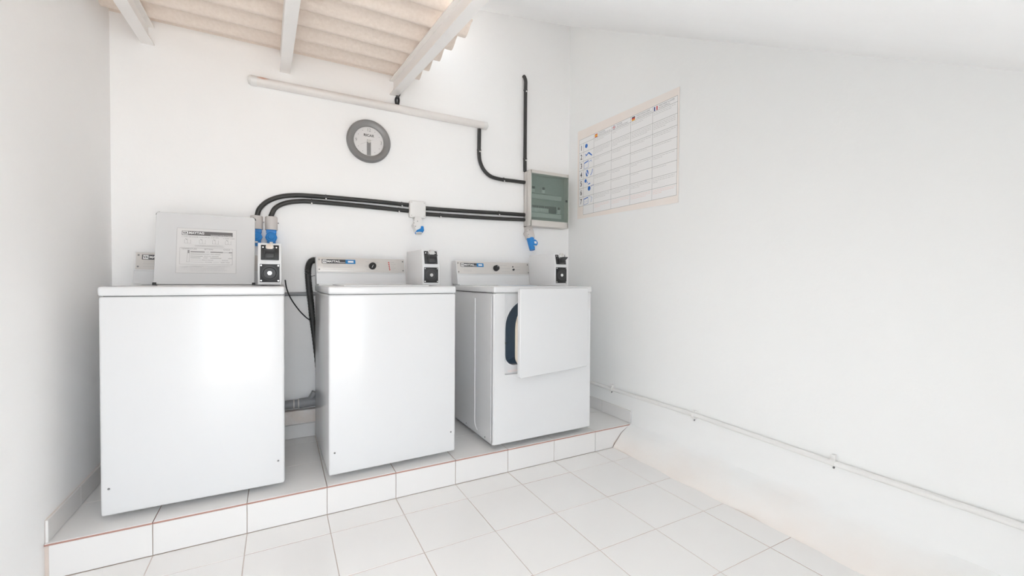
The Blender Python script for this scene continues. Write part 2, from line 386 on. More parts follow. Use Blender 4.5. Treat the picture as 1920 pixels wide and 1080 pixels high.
def coin_box(t, x0, x1, yf, yb, z0, zm, z1):
    c = MB().prism([(yf, z0), (yb, z0), (yb, z1), (yf+.021, z1), (yf, zm)], 'x', x0, x1, .003).build('coin_box', ENAMEL2, t)
    wd = x1-x0
    # lower lock plate: dark square, dished ring, chrome lock, corner rivets
    lo = MB().box((x0+.009, yf-.003, z0+.012), (x1-.009, yf+.001, zm-.008), .001).build('lock_plate', BLACK, c)
    cx, cz = (x0+x1)/2, (z0+.012+zm-.008)/2
    MB().lathe([(.034, -.003), (.036, -.008), (.030, -.009), (.026, -.005), (.012, -.004), (.0, -.004)], 32, (cx, yf, cz)).build('lock_ring', DGREY, c)
    MB().lathe([(.0105, -.003), (.0105, -.011), (.009, -.0125), (0, -.0125)], 24, (cx, yf, cz)).build('lock', CHROME, c)
    for sx in (-1, 1):
        for sz in (-1, 1):
            MB().lathe([(.0042, -.003), (.0036, -.006), (0, -.0065)], 12, (cx+sx*(wd/2-.0145), yf, cz+sz*((zm-z0-.02)/2-.007))).build('rivet', CHROME, c)
    # upper slanted face with the coin slide
    lean = math.atan2(.021, z1-zm); mx = frame((x0, yf, zm), lean); L = (z1-zm)/math.cos(lean)
    MB(mx).box((.013, -.0035, .012), (wd-.011, .001, L-.010), .003).build('slide_plate', BLACK, c)
    h = L-.022
    MB(mx).box((wd/2-.019, -.034, .016), (wd/2+.019, -.003, .012+h*.52), .003).prism([(-.003, .014+h*.34), (-.034, .014+h*.30), (-.060, .012+h*.46), (-.060, .012+h*.54), (-.003, .012+h*.54)], 'x', wd/2-.022, wd/2+.022, .002, 1).build('coin_slide', DGREY, c)
    MB(mx @ Matrix.Translation((wd/2, 0, .012+h*.78))).lathe([(.0, -.032), (.015, -.031), (.0175, -.028), (.0175, -.018), (.020, -.014), (.020, -.003)], 28).build('coin_slot', CHROME, c)
    for sx in (-1, 1): MB(mx @ Matrix.Translation((wd/2+sx*.029, 0, .012+h*.84))).lathe([(0, -.006), (.0035, -.005), (.004, -.003)], 12).build('rivet', CHROME, c)
    return c
def feet(t, w, d):
    for x in (.05, w-.05):
        for y in (.10, d-.06): MB().cyl((x, y, 0), (x, y, .012), .021, .019, 16).cyl((x, y, .012), (x, y, .034), .008, n=10).build('foot', SHADOWGREY, t)
TZ = .937

def washer(label, loc, rz, w, d, opened):
    t = thing('washing_machine', label, 'washer', loc, rz, 'top loading washing machines')
    feet(t, w, d)
    MB().box((0, 0, .029), (w, d, .897), .010, 3).build('cabinet', ENAMEL, t)
    MB().box((.012, .012, .893), (w-.012, d-.012, .9)).build('seam', SHADOWGREY, t)
    screws('screw', t, [(.026, 0, .137), (w-.026, 0, .137)])
    # top with a rectangular tub opening when the lid is up
    lx0, lx1, ly0, ly1 = .075, .510, .075, .455
    b = MB()
    if opened:
        for a, e in (((-.002, -.004, .899), (w+.002, ly0+.02, TZ)), ((-.002, ly1-.02, .899), (w+.002, d, TZ)), ((-.002, .02, .899), (lx0+.02, d-.02, TZ)), ((lx1-.02, .02, .899), (w+.002, d-.02, TZ))): b.box(a, e, .010, 3)
        tp = b.build('top_panel', ENAMEL, t)
        MB().box((lx0+.01, ly0+.01, .86), (lx1-.01, ly1-.01, .899)).build('tub_opening', SHADOWGREY, tp)
    else:
        tp = b.box((-.002, -.004, .899), (w+.002, d, TZ), .010, 3).build('top_panel', ENAMEL, t)
    if opened:
        mx = frame((0, ly1-.005, TZ+.004), R(11))
        W0, W1, H = lx0-.003, lx1-.012, .372
        rr = .012; out = []
        for cx, cz, a0 in ((W1-rr, rr, -90), (W1-rr, H-rr, 0), (W0+rr, H-rr, 90), (W0+rr, rr, 180)):
            for k in range(5): a = R(a0+90*k/4); out.append((cx+rr*math.cos(a), cz+rr*math.sin(a)))
        b = MB(mx).prism(out, 'y', 0, .018, .002, 1); bmesh.ops.recalc_face_normals(b.bm, faces=b.bm.faces[:])
        lid = b.build('lid', ENAMEL, t)
        for x, z, a0 in ((W0+.012, H-.012, 90), (W1-.012, H-.012, 0)):
            p = [(x+.0135*math.cos(R(a0+90*k/6)), .012, z+.0135*math.sin(R(a0+90*k/6))) for k in range(7)]
            MB(mx).tube(p, .003, 8).build('lid_bumper', BLACK, lid)
        for x in (W0+.004, W1-.004): MB(mx).box((x-.008, -.002, -.006), (x+.008, .014, .010), .002).build('hinge', BLACK, lid)
        # instruction label on the inside of the lid
        lm = mx @ Matrix.Translation((.158, 0, .058)); LW, LH = .255, .235
        b = MB(lm); b.quad(0, 0, LW, LH, .0006)
        lab = b.build('instruction_label', LABELP, lid, smooth=False)
        b = MB(lm)
        for p, q in (((0, 0), (LW, 0)), ((LW, 0), (LW, LH)), ((LW, LH), (0, LH)), ((0, LH), (0, 0))): b.line(p, q, .0009, .001)
        for p, q in (((.014, .046), (.238, .046)), ((.238, .046), (.238, .132)), ((.238, .132), (.014, .132)), ((.014, .132), (.014, .046))): b.line(p, q, .0009, .001)
        for i, (v, wd) in enumerate(((.109, .0055), (.099, .002), (.088, .002), (.079, .002))):
            for u0, u1 in (((.058, .118), (.142, .196), (.222, .238)), ((.058, .105), (.160, .185), (.230, .238)), ((.058, .110), (.148, .178), (.235, .238)), ((.058, .100), (.142, .190), (.220, .238)))[i]: b.quad(u0, v, u1, v+wd, .001)
        b.line((.058, .069), (.105, .069), .0006, .001); b.line((.058, .058), (.115, .058), .0006, .001); b.line((.155, .058), (.178, .058), .0006, .001)
        b.quad(.046, .104, .054, .120, .001)                       # thermometer
        for p, q in (((.046, .104), (.043, .058)), ((.054, .104), (.054, .058)), ((.043, .058), (.054, .058))): b.line(p, q, .0009, .001)
        for u in (.032, .094, .150, .206):                         # little step drawings
            for k in range(3): b.line((u+k*.0125, .156), (u+k*.0125, .176+.004*(k % 2)), .0008, .001)
            b.line((u, .156), (u+.028, .156), .0008, .001); b.line((u+.004, .180), (u+.010, .174), .0025, .001)
        b.build('label_artwork', INK, lid, smooth=False)
        b = MB(lm); b.quad(.020, .199, .238, .221, .001)
        b.build('header_band', BAND, lid, smooth=False)
        b = MB(lm); b.quad(.0225, .2015, .046, .2185, .0014); b.build('header_badge', WHITE, lid, smooth=False)
        text('lettering', 'VA', .015, INKD, lid, lm, .0245, .2095, .0018, sx=.95, bold=.0006)
        text('lettering', 'MAYTAG', .016, WHITE, lid, lm, .049, .2105, .0018, bold=.0006)
        text('lettering', 'WASHING INSTRUCTIONS', .0078, WHITE, lid, lm, .234, .2025, .0018, 'RIGHT')
        for s, u, v, sz, al in (('1. LOAD THE WASHER', .020, .190, .0068, 'LEFT'), ('2. CLOSE THE LID', .084, .190, .0068, 'LEFT'), ('3. SET DIAL', .143, .190, .0068, 'LEFT'), ('4. INSERT COINS', .196, .188, .0068, 'LEFT'),
                           ('TEMPERATURE', .020, .126, .0098, 'LEFT'), ('SETTING', .115, .126, .0098, 'LEFT'), ('CYCLE', .198, .126, .0098, 'LEFT'),
                           ('HOT', .130, .1115, .0062, 'CENTER'), ('NORMAL', .209, .1115, .0062, 'CENTER'), ('PERMANENT PRESS', .132, .100, .0062, 'CENTER'), ('DELICATES', .130, .089, .0062, 'CENTER'),
                           ('WARM', .121, .080, .0062, 'CENTER'), ('BRIGHT COLORS', .131, .069, .0062, 'CENTER'), ('WOOLENS', .134, .058, .0062, 'CENTER'), ('SHORT WASH', .207, .058, .0062, 'CENTER'), ('REGULAR', .206, .069, .0062, 'CENTER')):
            text('lettering', s, sz, INK, lid, lm, u, v, .0012, al)
        print_lines(lid, lm, [(.075, .195, .146, .0022), (.075, .200, .140, .0022), (.058, .115, .035, .0028), (.120, .228, .035, .0022), (.058, .108, .030, .0022), (.058, .205, .023, .0024), (.058, .215, .015, .0024), (.062, .115, .010, .0022), (.016, .050, .033, .0026), (.020, .046, .027, .0026), (.022, .044, .020, .0026)])
    else:
        MB().box((lx0, ly0-.03, TZ-.001), (lx1, ly1, TZ+.007), .004, 2).build('lid', ENAMEL, t)
    cw = .527
    c, mx, L = console(t, cw, TZ+.006, 1.011, 1.105, .535, max(d, .62)-.004, -.026 if opened else 0)
    MB().box((.01, .525, TZ-.001), (cw-.005, d-.01, TZ+.008), .002).build('console_base', ENAMEL2, t)
    if opened: badge(c, mx, .030, .055, False)
    else: badge(c, mx, .030, .055)
    screws('screw', c, [mx @ Vector(p) for p in ((.016, 0, .078), (.016, 0, .018), (cw-.016, 0, .078), (cw-.016, 0, .018))], .0045)
    print_lines(c, mx, [(.036, .13, .046, .0022), (.036, .20, .037, .0015), (.036, .20, .031, .0015), (.036, .21, .018, .0015)])
    if not opened:
        MB(mx @ Matrix.Translation((.320, 0, .044))).lathe([(0, -.022), (.017, -.022), (.020, -.018), (.022, 0)], 32).build('dial', BLACK, c)
        MB(mx @ Matrix.Translation((.320, 0, .044)) @ Matrix.Rotation(R(28), 4, 'Y')).box((-.0012, -.0235, -.017), (.0012, -.0215, .002)).build('dial_pointer', WHITE, c)
        for k in range(5): MB(mx @ Matrix.Translation((.422+.001*k, 0, .070-.0118*k))).lathe([(0, -.003), (.0035, -.0025), (.0042, 0)], 14).build('indicator_light', RED, c)
        print_lines(c, mx, [(.280, .300, .070, .002), (.340, .358, .066, .002), (.272, .290, .043, .002), (.350, .364, .042, .002), (.282, .304, .018, .002), (.338, .354, .016, .002)]+[(.434, .455+.01*(k % 2), .069-.0118*k, .002) for k in range(5)])
    cb0 = w-.119
    coin_box(t, cb0+(.004 if opened else 0), cb0+(.107 if opened else .103), .212, d-.10, TZ+.006, 1.052, 1.149)
    return t
M1 = washer('white top-loading washer at the left with its lid standing open', (-.1748, .070, HP), R(-.7), .640, .600, True)
M2 = washer('white top-loading washer in the middle with its lid closed', (.6509, .0346, HP), R(1.54), .6465, .630, False)

def dryer(label, loc, rz):
    w, d = .699, .665
    t = thing('tumble_dryer', label, 'dryer', loc, rz)
    feet(t, w, d)
    b = MB()                                                        # cabinet shell without its front
    for a, e in (((0, .018, .029), (.004, d, .897)), ((w-.004, .018, .029), (w, d, .897)), ((0, d-.004, .029), (w, d, .897)), ((0, .018, .029), (w, d, .033)), ((0, .018, .893), (w, d, .897))): b.box(a, e)
    b.build('cabinet', ENAMEL, t)
    # front panel with the loading opening cut through
    def rrect(x0, x1, z0, z1, rb, rtop, n=8):
        out = []
        for cx, cz, r, a0 in ((x1-rb, z0+rb, rb, -90), (x1-rtop, z1-rtop, rtop, 0), (x0+rtop, z1-rtop, rtop, 90), (x0+rb, z0+rb, rb, 180)):
            for k in range(n+1): a = R(a0+90*k/n); out.append((cx+r*math.cos(a), cz+r*math.sin(a)))
        return out
    ox0, ox1, oz0, oz1 = .083, .56, .478, .862
    inner = rrect(ox0, ox1, oz0, oz1, .06, .165); outer = rrect(.0, w, .029, .897, .012, .012)
    rec = rrect(.070, .652, .427, .905, .012, .004)
    def loops(b, seq):
        n = len(inner); idx = []
        V = []; 
        for lp, y in seq: idx.append(len(V)); V += [(x, y, z) for x, z in lp]
        Fs = []
        for a, c_ in zip(idx, idx[1:]): Fs += [(a+k, a+(k+1) % n, c_+(k+1) % n, c_+k) for k in range(n)]
        b._add(V, Fs); bmesh.ops.recalc_face_normals(b.bm, faces=b.bm.faces[:])
    out2 = rrect(.006, w-.006, .035, .897, .010, .010)
    outer = rrect(.0, w, .029, .897, .014, .014); rec2 = rrect(.073, .649, .430, .9045, .012, .004)
    fl = lambda lp: [(x, min(z, .8975)) for x, z in lp]
    b = MB(); loops(b, [(outer, .030), (outer, .008), (out2, .0), (fl(rec), .0), (fl(rec2), .018), (inner, .019), (inner, .05)])
    fp = b.build('front_panel', ENAMEL, t, smooth=False)
    ring = rrect(ox0-.008, ox1+.008, oz0-.008, oz1+.008, .066, .172)
    b = MB(); loops(b, [(ring, .0185), (ring, .015), (rrect(ox0-.001, ox1+.001, oz0-.001, oz1+.001, .06, .166), .015), (inner, .021)]); b.build('opening_rim', ENAMEL2, fp)
    dc = ((ox0+ox1)/2, (oz0+oz1)/2)
    drum_lp = [(dc[0]+.27*math.cos(2*math.pi*(k+.5)/len(inner)-math.pi/2), dc[1]+.27*math.sin(2*math.pi*(k+.5)/len(inner)-math.pi/2)) for k in range(len(inner))]
    b = MB(); loops(b, [(inner, .049), (drum_lp, .10), (drum_lp, .52), ([(dc[0]+(x-dc[0])*.02, dc[1]+(z-dc[1])*.02) for x, z in drum_lp], .53)]); b.build('drum', DRUM, t)
    text('warning_lettering', 'CAUTION', .019, PINK, fp, Matrix.Translation((0, .0178, 0)), .100, .443, .001, sx=.8)
    MB().box((.074, .001, .604), (.080, -.002, .616), .001).build('door_catch', SCREW, fp)
    # top
    b = MB().box((-.002, -.006, .899), (w+.002, d, TZ), .010, 3); b.build('top_panel', ENAMEL, t)
    # door, hinged at the right and standing ajar
    a = R(11.3); mx = Matrix.Translation((.648, -.006, 0)) @ Matrix.Rotation(a, 4, 'Z')
    dr = rrect(-.571, 0, .431, .926, .018, .006)
    b = MB(mx); loops(b, [([(x*.985-.004, .431+(z-.431)*.985+.003) for x, z in dr], .0), (dr, .0), (dr, -.018), (rrect(-.568, -.003, .434, .923, .018, .006), -.0215), ([(-.285+(x+.285)*.01, .68+(z-.68)*.01) for x, z in dr], -.0215)])
    b._add([], []); door = b.build('door', ENAMEL, t, smooth=False)
    lin = rrect(-.563, -.02, .455, .905, .03, .05); seal = rrect(-.549, -.10, .485, .862, .06, .165); seal2 = rrect(-.536, -.12, .505, .842, .05, .15)
    b = MB(mx); loops(b, [(dr, .0), (lin, .006), (seal, .010), (seal, .040), (seal2, .050), ([(-.315+(x+.315)*.02, .67+(z-.67)*.02) for x, z in seal2], .050)]); b.build('door_liner', ENAMEL2, door)
    b = MB(mx); loops(b, [(seal, .024), (rrect(-.556, -.094, .479, .868, .064, .17), .034), (seal, .048)]); b.build('door_seal', CREAM, door)
    for z in (.486, .875): MB().box((.647, -.010, z-.022), (.655, .004, z+.022), .001).build('hinge', SCREW, t)
    # pressed bead on the left side and its lower screws
    p = [(.0, .258, .86)]+[(.0, .258, .80-.1*k) for k in range(7)]+[(0, .256, .10), (0, .240, .07), (0, .215, .055)]
    MB().tube(spline([(x-.0005, y, z) for x, y, z in p], 3), .0035, 8).build('pressed_bead', ENAMEL, t)
    MB().tube([(-.0002, .030, .05), (-.0002, .030, .88)], .002, 8).build('edge_bead', ENAMEL, t)
    screws('screw', t, [(0, .11, .047), (0, .39, .047)], .0045, 'x')
    cw = .583
    c, cm, L = console(t, cw, TZ+.006, 1.011, 1.105, .548, d-.005)
    MB().box((.01, .54, TZ-.001), (cw-.005, d-.01, TZ+.008), .002).build('console_base', ENAMEL2, t)
    badge(c, cm, .030, .054, True, .175, .026)
    screws('screw', c, [cm @ Vector(q) for q in ((.014, 0, .078), (.014, 0, .016), (cw-.016, 0, .078), (cw-.016, 0, .018))], .0045)
    print_lines(c, cm, [(.036, .10, .046, .0018), (.05, .11, .030, .0015), (.05, .11, .022, .0015), (.335, .39, .068, .002), (.345, .415, .046, .002), (.345, .41, .022, .002), (.455, .50, .058, .002), (.455, .50, .038, .002)])
    MB(cm @ Matrix.Translation((.300, 0, .046))).lathe([(0, -.024), (.017, -.024), (.020, -.02), (.022, 0)], 32).build('dial', BLACK, c)
    MB(cm @ Matrix.Translation((.300, 0, .046))).box((.004, -.0255, .005), (.0062, -.0235, .016)).build('dial_pointer', WHITE, c)
    MB(cm @ Matrix.Translation((.440, 0, .060))).lathe([(0, -.003), (.0045, -.0025), (.005, 0)], 16).build('indicator_light', BLACK, c)
    MB(cm @ Matrix.Translation((.442, 0, .038))).lathe([(0, -.009), (.0065, -.009), (.0075, 0)], 18).build('push_button', BLACK, c)
    coin_box(t, .571, .675, .228, d-.10, TZ+.006, 1.070, 1.157)
    return t
M3 = dryer('white tumble dryer at the right with its square door ajar', (1.509, .0081, HP), R(.49))

# ------------------------------------------------------------------ wall fittings
# fluorescent lamp
lamp = thing('fluorescent_lamp', 'long unlit white fluorescent tube fitting under the roof beams', 'lamp', (0, 0, 0))
zl, yl = 2.243, YB-.028
MB().box((.325, YB-.026, zl-.019), (1.775, YB-.001, zl+.019), .003).build('housing', STEEL, lamp)
b = MB(); n = 16; V = []
prof = [(YB-.022+0*k, 0) for k in range(0)]
arc = [(YB-.020-.034*math.sin(math.pi*k/n), zl-.026*math.cos(math.pi*k/n)) for k in range(n+1)]
b.prism(arc, 'x', .335, 1.765); b.build('diffuser', LAMPCOVER, lamp)
for x0, x1, ex in ((.335, .306, .292), (1.765, 1.79, 1.80)):
    arc2 = [(YB-.018-.037*math.sin(math.pi*k/n), zl-.0285*math.cos(math.pi*k/n)) for k in range(n+1)]
    arc3 = [(YB-.016-.026*math.sin(math.pi*k/n), zl-.018*math.cos(math.pi*k/n)) for k in range(n+1)]
    V = [(x0, y, z) for y, z in arc2]+[(x1, y, z) for y, z in arc2]+[(ex, y, z) for y, z in arc3]; m_ = n+1
    b = MB(); b._add(V, [(j*m_+k, j*m_+k+1, (j+1)*m_+k+1, (j+1)*m_+k) for j in range(2) for k in range(n)]+[(j*m_, j*m_+n, (j+1)*m_+n, (j+1)*m_) for j in range(2)]+[list(range(m_)), list(range(2*m_, 3*m_))])
    bmesh.ops.recalc_face_normals(b.bm, faces=b.bm.faces[:]); b.build('end_cap', WPVC, lamp)
# taped cable between beam and lamp
lc = thing('lamp_cable', 'short black taped cable between roof beam and lamp', 'cable')
MB().tube(spline([(1.158, YB-.012, 2.375), (1.150, YB-.012, 2.345), (1.142, YB-.014, 2.325)]), [.006]*0 or .012, 10).build('tape', BLACK, lc)
MB().tube(spline([(1.136, YB-.014, 2.325), (1.130, YB-.014, 2.30), (1.134, YB-.016, 2.268)]), .007, 8).build('wire', BLACK, lc)
MB().tube(spline([(1.147, YB-.014, 2.325), (1.150, YB-.014, 2.30), (1.144, YB-.016, 2.268)]), .007, 8).build('wire', BLACK, lc)
MB().tube([(1.128, YB-.015, 2.322), (1.156, YB-.015, 2.326)], .005, 8).build('clip', CHROME, lc)

# clock
ck = thing('wall_clock', 'round grey-rimmed wall clock showing half past six', 'clock', (.958, YB-.001, 2.0))
RC = .137
MB().lathe([(RC-.006, 0), (RC, -.006), (RC, -.020), (RC-.010, -.030), (RC-.030, -.030), (RC-.042, -.022), (RC-.044, -.012)], 72).build('rim', CLOCKRIM, ck)
MB().lathe([(0, -.011), (RC-.040, -.011)], 64).build('face', CLOCKFACE, ck)
cmx = Matrix.Translation((0, -.011, 0))
for s, u, v in (('12', 0, .073), ('3', .078, 0), ('6', 0, -.075), ('9', -.078, 0)): text('numeral', s, .030, INK, ck, cmx, u, v, .001, 'CENTER', .85)
text('lettering', 'RICAR', .022, INKD, ck, cmx, 0, .038, .001, 'CENTER', 1.05, .0006)
for k in range(12):
    if k % 3: MB(cmx).disc(.076*math.sin(R(30*k)), .076*math.cos(R(30*k)), .0022, .001, 10).build('hour_mark', INK, ck, smooth=False)
MB(cmx).box((-.0125, -.004, -.089), (.0125, -.002, -.004), .0006, 1).build('minute_hand', HAND, ck)
MB(cmx).box((-.0115, -.007, -.060), (.0115, -.005, .010), .0006, 1).build('hour_hand', HAND, ck)
MB(cmx @ Matrix.Rotation(R(-27), 4, 'Y')).box((-.060, -.0085, -.0006), (.030, -.008, .0006)).build('second_hand', INKL, ck)
MB(cmx).lathe([(0, -.0095), (.011, -.0095), (.012, -.0015)], 20).build('hub', PLATE, ck)
MB().lathe([(0, -.021), (RC-.041, -.021)], 48).build('glass', CLEAR, ck)

# electrical panel
ep = thing('fuse_box', 'beige fuse box with smoked green door in the wall corner', 'fuse box', (2.305, YB-.001, 1.738))
hx, hz = .178, .214
b = MB(); dep = .100
b.box((-hx, -.05, -hz), (-hx+.004, 0, hz)); b.box((hx-.004, -.05, -hz), (hx, 0, hz)); b.box((-hx, -.05, -hz), (hx, 0, -hz+.004)); b.box((-hx, -.05, hz-.004), (hx, 0, hz)); b.box((-hx, -.004, -hz), (hx, 0, hz))
b.build('back_box', CASE, ep)
dx0, dx1, dz0, dz1 = -.164, .166, -.165, .186
b = MB(); b.box((-hx, -dep, -hz), (dx0, -.045, hz), .003); b.box((dx1, -dep, -hz), (hx, -.045, hz), .003); b.box((-hx+.001, -dep, -hz), (hx-.001, -.045, dz0), .003); b.box((-hx+.001, -dep, dz1), (hx-.001, -.045, hz), .003)
b.build('cover_frame', CASE, ep)
MB().box((dx0, -.052, dz0), (dx1, -.047, dz1)).build('inner_plate', CASEIN, ep)
for z0, z1 in ((.005, .04), (-.14, -.105)): MB().box((dx0+.012, -.068, z0), (dx1-.034, -.052, z1), .002).build('cover_strip', BREAK, ep)
for z, xs in ((.072, [(-.150, 1), (-.132, 1), (-.045, 1.6)]), (-.072, [(-.152+.0185*k, 1) for k in range(9)]+[(.10, 1.5)])):
    MB().box((dx0+.006, -.060, z-.026), (dx1-.038, -.052, z+.026)).build('breaker_rail', BREAK if z < 0 else CASEIN, ep)
    for x, wf in xs:
        br = MB().box((x-.0085*wf, -.074, z-.022), (x+.0085*wf, -.058, z+.022), .0015).build('breaker', BREAK, ep)
        MB().box((x-.006*wf, -.084, z+.004), (x+.006*wf, -.073, z+.021), .001).build('toggle', INKD if z > 0 else BAND, br)
MB().box((-.152+.0185*9, -.064, -.098), (.085, -.058, -.046)).build('blank_cover', SHADOWGREY, ep)
door = MB().box((dx0-.006, -.1045, dz0-.003), (dx1+.008, -.1005, dz1+.003), .0015).build('door', SMOKED, ep)
MB().cyl((dx1-.012, -.1045, 0), (dx1-.012, -.110, 0), .009, .008, 16).build('latch', DGREY, door)

# junction box
jb = thing('junction_box', 'small square white junction box on the black conduits', 'junction box', (1.272, YB-.001, 1.583))
MB().box((-.055, -.036, -.056), (.055, 0, .056), .010, 3).build('base', WPVC, jb)
MB().box((-.056, -.050, -.057), (.056, -.034, .057), .008, 3).build('cover', WPVC, jb)
for sx in (-1, 1):
    for sz in (-1, 1): MB().cyl((sx*.044, -.050, sz*.044), (sx*.044, -.0515, sz*.044), .004, n=10).build('screw', PVCL, jb)

# conduits
def conduit(label, pts, clips=(), r=.0135, sm=True):
    t = thing('electrical_conduit', label, 'conduit', (0, 0, 0), 0, 'black electrical conduits')
    MB().tube(spline(pts, 8) if sm else pts, r, 14).build('pipe', CONDUIT, t)
    for p, d in clips:
        p = Vector(p); d = Vector(d).normalized()
        MB().tube([p-d*.003, p+d*.003], r+.0025, 14).build('clip', DGREY, t)
        MB().box((p.x-.004, p.y-r-.006, p.z-r-.004), (p.x+.004, p.y-r+.002, p.z-r+.004), .001).build('clip_nail', WPVC, t)
YC = YB-.016
conduit('vertical black conduit rising from the top of the fuse box', [(2.127, YC, 1.953), (2.127, YC, 2.2), (2.127, YC, 2.45), (2.128, YC, 2.60), (2.127, YC-.001, 2.65), (2.121, YC+.004, 2.678), (2.117, YC+.012, 2.690)], [((2.127, YC, 2.58), (0, 0, 1)), ((2.127, YC, 2.05), (0, 0, 1))])
conduit('curved black conduit from the lamp end down to the fuse box', [(1.738, YC, 2.214), (1.737, YC, 2.10), (1.737, YC, 2.03), (1.747, YC, 1.972), (1.778, YC, 1.918), (1.832, YC, 1.880), (1.910, YC, 1.868), (2.02, YC, 1.868), (2.126, YC, 1.868)], [((1.737, YC, 2.06), (0, 0, 1)), ((1.94, YC, 1.868), (1, 0, 0))])
conduit('upper black conduit between the junction box and the fuse box', [(1.327, YC, 1.600), (1.6, YC, 1.604), (1.9, YC, 1.612), (2.126, YC, 1.617)], [((1.9, YC, 1.612), (1, 0, 0))])
conduit('lower black conduit between the junction box and the fuse box', [(1.327, YC, 1.560), (1.6, YC, 1.564), (1.9, YC, 1.570), (2.126, YC, 1.578)], [((1.44, YC, 1.561), (1, 0, 0))])
conduit('upper black conduit bending down from the junction box to the left sockets', [(1.217, YC, 1.612), (1.0, YC, 1.616), (.78, YC, 1.616), (.62, YC, 1.614), (.53, YC, 1.609), (.45, YC, 1.592), (.385, YC, 1.558), (.345, YC, 1.512), (.333, YC, 1.470)], [((1.17, YC, 1.613), (1, 0, 0)), ((.70, YC, 1.615), (1, 0, 0))])
conduit('lower black conduit bending down from the junction box to the left sockets', [(1.217, YC, 1.572), (1.0, YC, 1.577), (.78, YC, 1.580), (.62, YC, 1.580), (.545, YC, 1.574), (.475, YC, 1.556), (.425, YC, 1.522), (.402, YC, 1.470)], [((1.15, YC, 1.573), (1, 0, 0)), ((.62, YC, 1.58), (1, 0, 0))])

# sockets above the left washer: grey half-round housings with blue lids
def socket_a(x, label):
    t = thing('power_socket', label, 'socket', (x, YB-.001, 1.43), 0, 'grey and blue wall sockets')
    pr = [(.031*math.cos(R(a)), -.016-.034*math.sin(R(a))) for a in range(0, 181, 15)]
    MB().prism([(.033, 0)]+pr+[(-.033, 0)], 'z', -.038, .040, .002, 1).build('housing', PVCL, t)
    MB().box((-.026, -.040, -.060), (.026, -.004, -.037), .004).build('neck', BLUE, t)
    mx = Matrix.Translation((0, -.052, -.082)) @ Matrix.Rotation(R(-12), 4, 'X')
    lid = MB(mx).lathe([(0, -.006), (.024, -.006), (.030, -.002), (.031, .010), (.026, .030), (.0, .030)], 10).build('flap_lid', BLUE, t, ang=20)
    MB(mx).lathe([(0, -.009), (.015, -.009), (.017, -.006)], 20).build('lid_boss', BLUE, lid)
    MB().box((-.022, -.044, -.135), (.022, -.006, -.095), .005).build('collar', BLUE, t)
    MB().box((-.008, -.066, -.118), (.008, -.044, -.110), .001).build('catch', WPVC, t)
    MB().cyl((.036, -.012, .005), (.036, -.016, .005), .004, n=10).build('screw', SCREW, t)
    return t
socket_a(.330, 'grey wall socket with blue lid, partly hidden by the raised washer lid')
socket_a(.405, 'grey wall socket with blue lid directly above the left coin box')
# angled sockets hanging under the junction box and under the fuse box
def socket_b(loc, label, plug):
    t = thing('power_socket', label, 'socket', loc, 0, 'grey and blue wall sockets')
    mx = Matrix.Rotation(R(-16), 4, 'X')
    out = [(-.020, .0), (.020, 0), (.030, -.045), (.033, -.085), (.030, -.105), (-.024, -.105), (-.028, -.080), (-.040, -.055), (-.030, -.040)]
    b = MB(mx).prism(out, 'y', -.058, -.004, .005, 2); bmesh.ops.recalc_face_normals(b.bm, faces=b.bm.faces[:])
    body = b.build('body', PVCL if plug else WPVC, t)
    MB().box((-.022, -.030, -.008), (.022, 0, .004), .003).build('bracket', PVCL if plug else WPVC, t)
    for u, v in ((-.008, -.04), (-.034, -.055), (-.024, -.078)): MB(mx).cyl((u, -.058, v), (u, -.060, v), .003, n=8).build('screw', SCREW, body)
    if plug:
        MB(mx).cyl((.004, -.032, -.100), (.006, -.034, -.195), .030, .021, 18).build('plug', BLUE, t)
        MB(mx @ Matrix.Translation((.026, -.046, -.140))).lathe([(0, -.012), (.022, -.012), (.027, -.006), (.027, .016), (0, .016)], 18).build('flap_lid', BLUE, t)
        MB(mx).quad(.018, -.150, .038, -.132, .0588).build('sticker', WHITE, t)
        MB(mx).prism([(.006, -.170), (.022, -.178), (.026, -.168)], 'y', -.066, -.060).build('arrow_mark', WHITE, t)
    else:
        out = [(-.020, -.106), (.000, -.096), (.010, -.090), (.012, -.074), (.030, -.074), (.032, -.106), (.026, -.114), (-.016, -.114)]
        b = MB(mx).prism(out, 'y', -.064, -.006, .003, 1); bmesh.ops.recalc_face_normals(b.bm, faces=b.bm.faces[:])
        b.build('collar', BLUE, t)
        MB(mx).cyl((.004, -.034, -.110), (.004, -.034, -.118), .022, .020, 18).build('rim', WPVC, t)
    return t
socket_b((1.272, YB-.001, 1.522), 'pale angled socket with blue rim hanging under the white junction box', False)
socket_b((2.150, YB-.001, 1.518), 'grey angled socket with a bulky blue plug under the fuse box', True)

# ------------------------------------------------------------------ poster on the right wall
po = thing('instruction_poster', 'cream laundry instruction poster in four languages on the right wall', 'poster', (XR-.002, .62, 1.60))
pm = Matrix.Rotation(R(-90), 4, 'Z')                # local x runs towards the viewer (-y), z up, facing -x
u0 = 0
b = MB(pm)
cor = [(-.008, .000), (.985, -.020), (.985, .672), (-.012, .700)]
b.prism(cor, 'y', -.0012, 0); b.build('sheet', PAPER, po, smooth=False)
gx = [.010, .066, .192, .388, .580, .776, .972]; gt, hd, rh = .624, .036, .0702
gz = [gt, gt-hd]+[gt-hd-rh*k for k in range(1, 9)]
pf = pm @ Matrix.Translation((0, -.0012, 0))
b = MB(pf); b.quad(gx[0], gz[8], gx[6], gz[0], .0002); b.quad(gx[1], gz[9], gx[6], gz[8], .0002); b.build('printed_table', PAPERW, po, smooth=False)
b = MB(pf); lw = .0018
for i, z in enumerate(gz): b.line((gx[1] if i == 9 else gx[0], z), (gx[6], z), lw, .0005)
for i, x in enumerate(gx): b.line((x, gz[8] if i == 0 else gz[9]), (x, gz[1] if i == 1 else gz[0]), lw, .0005)
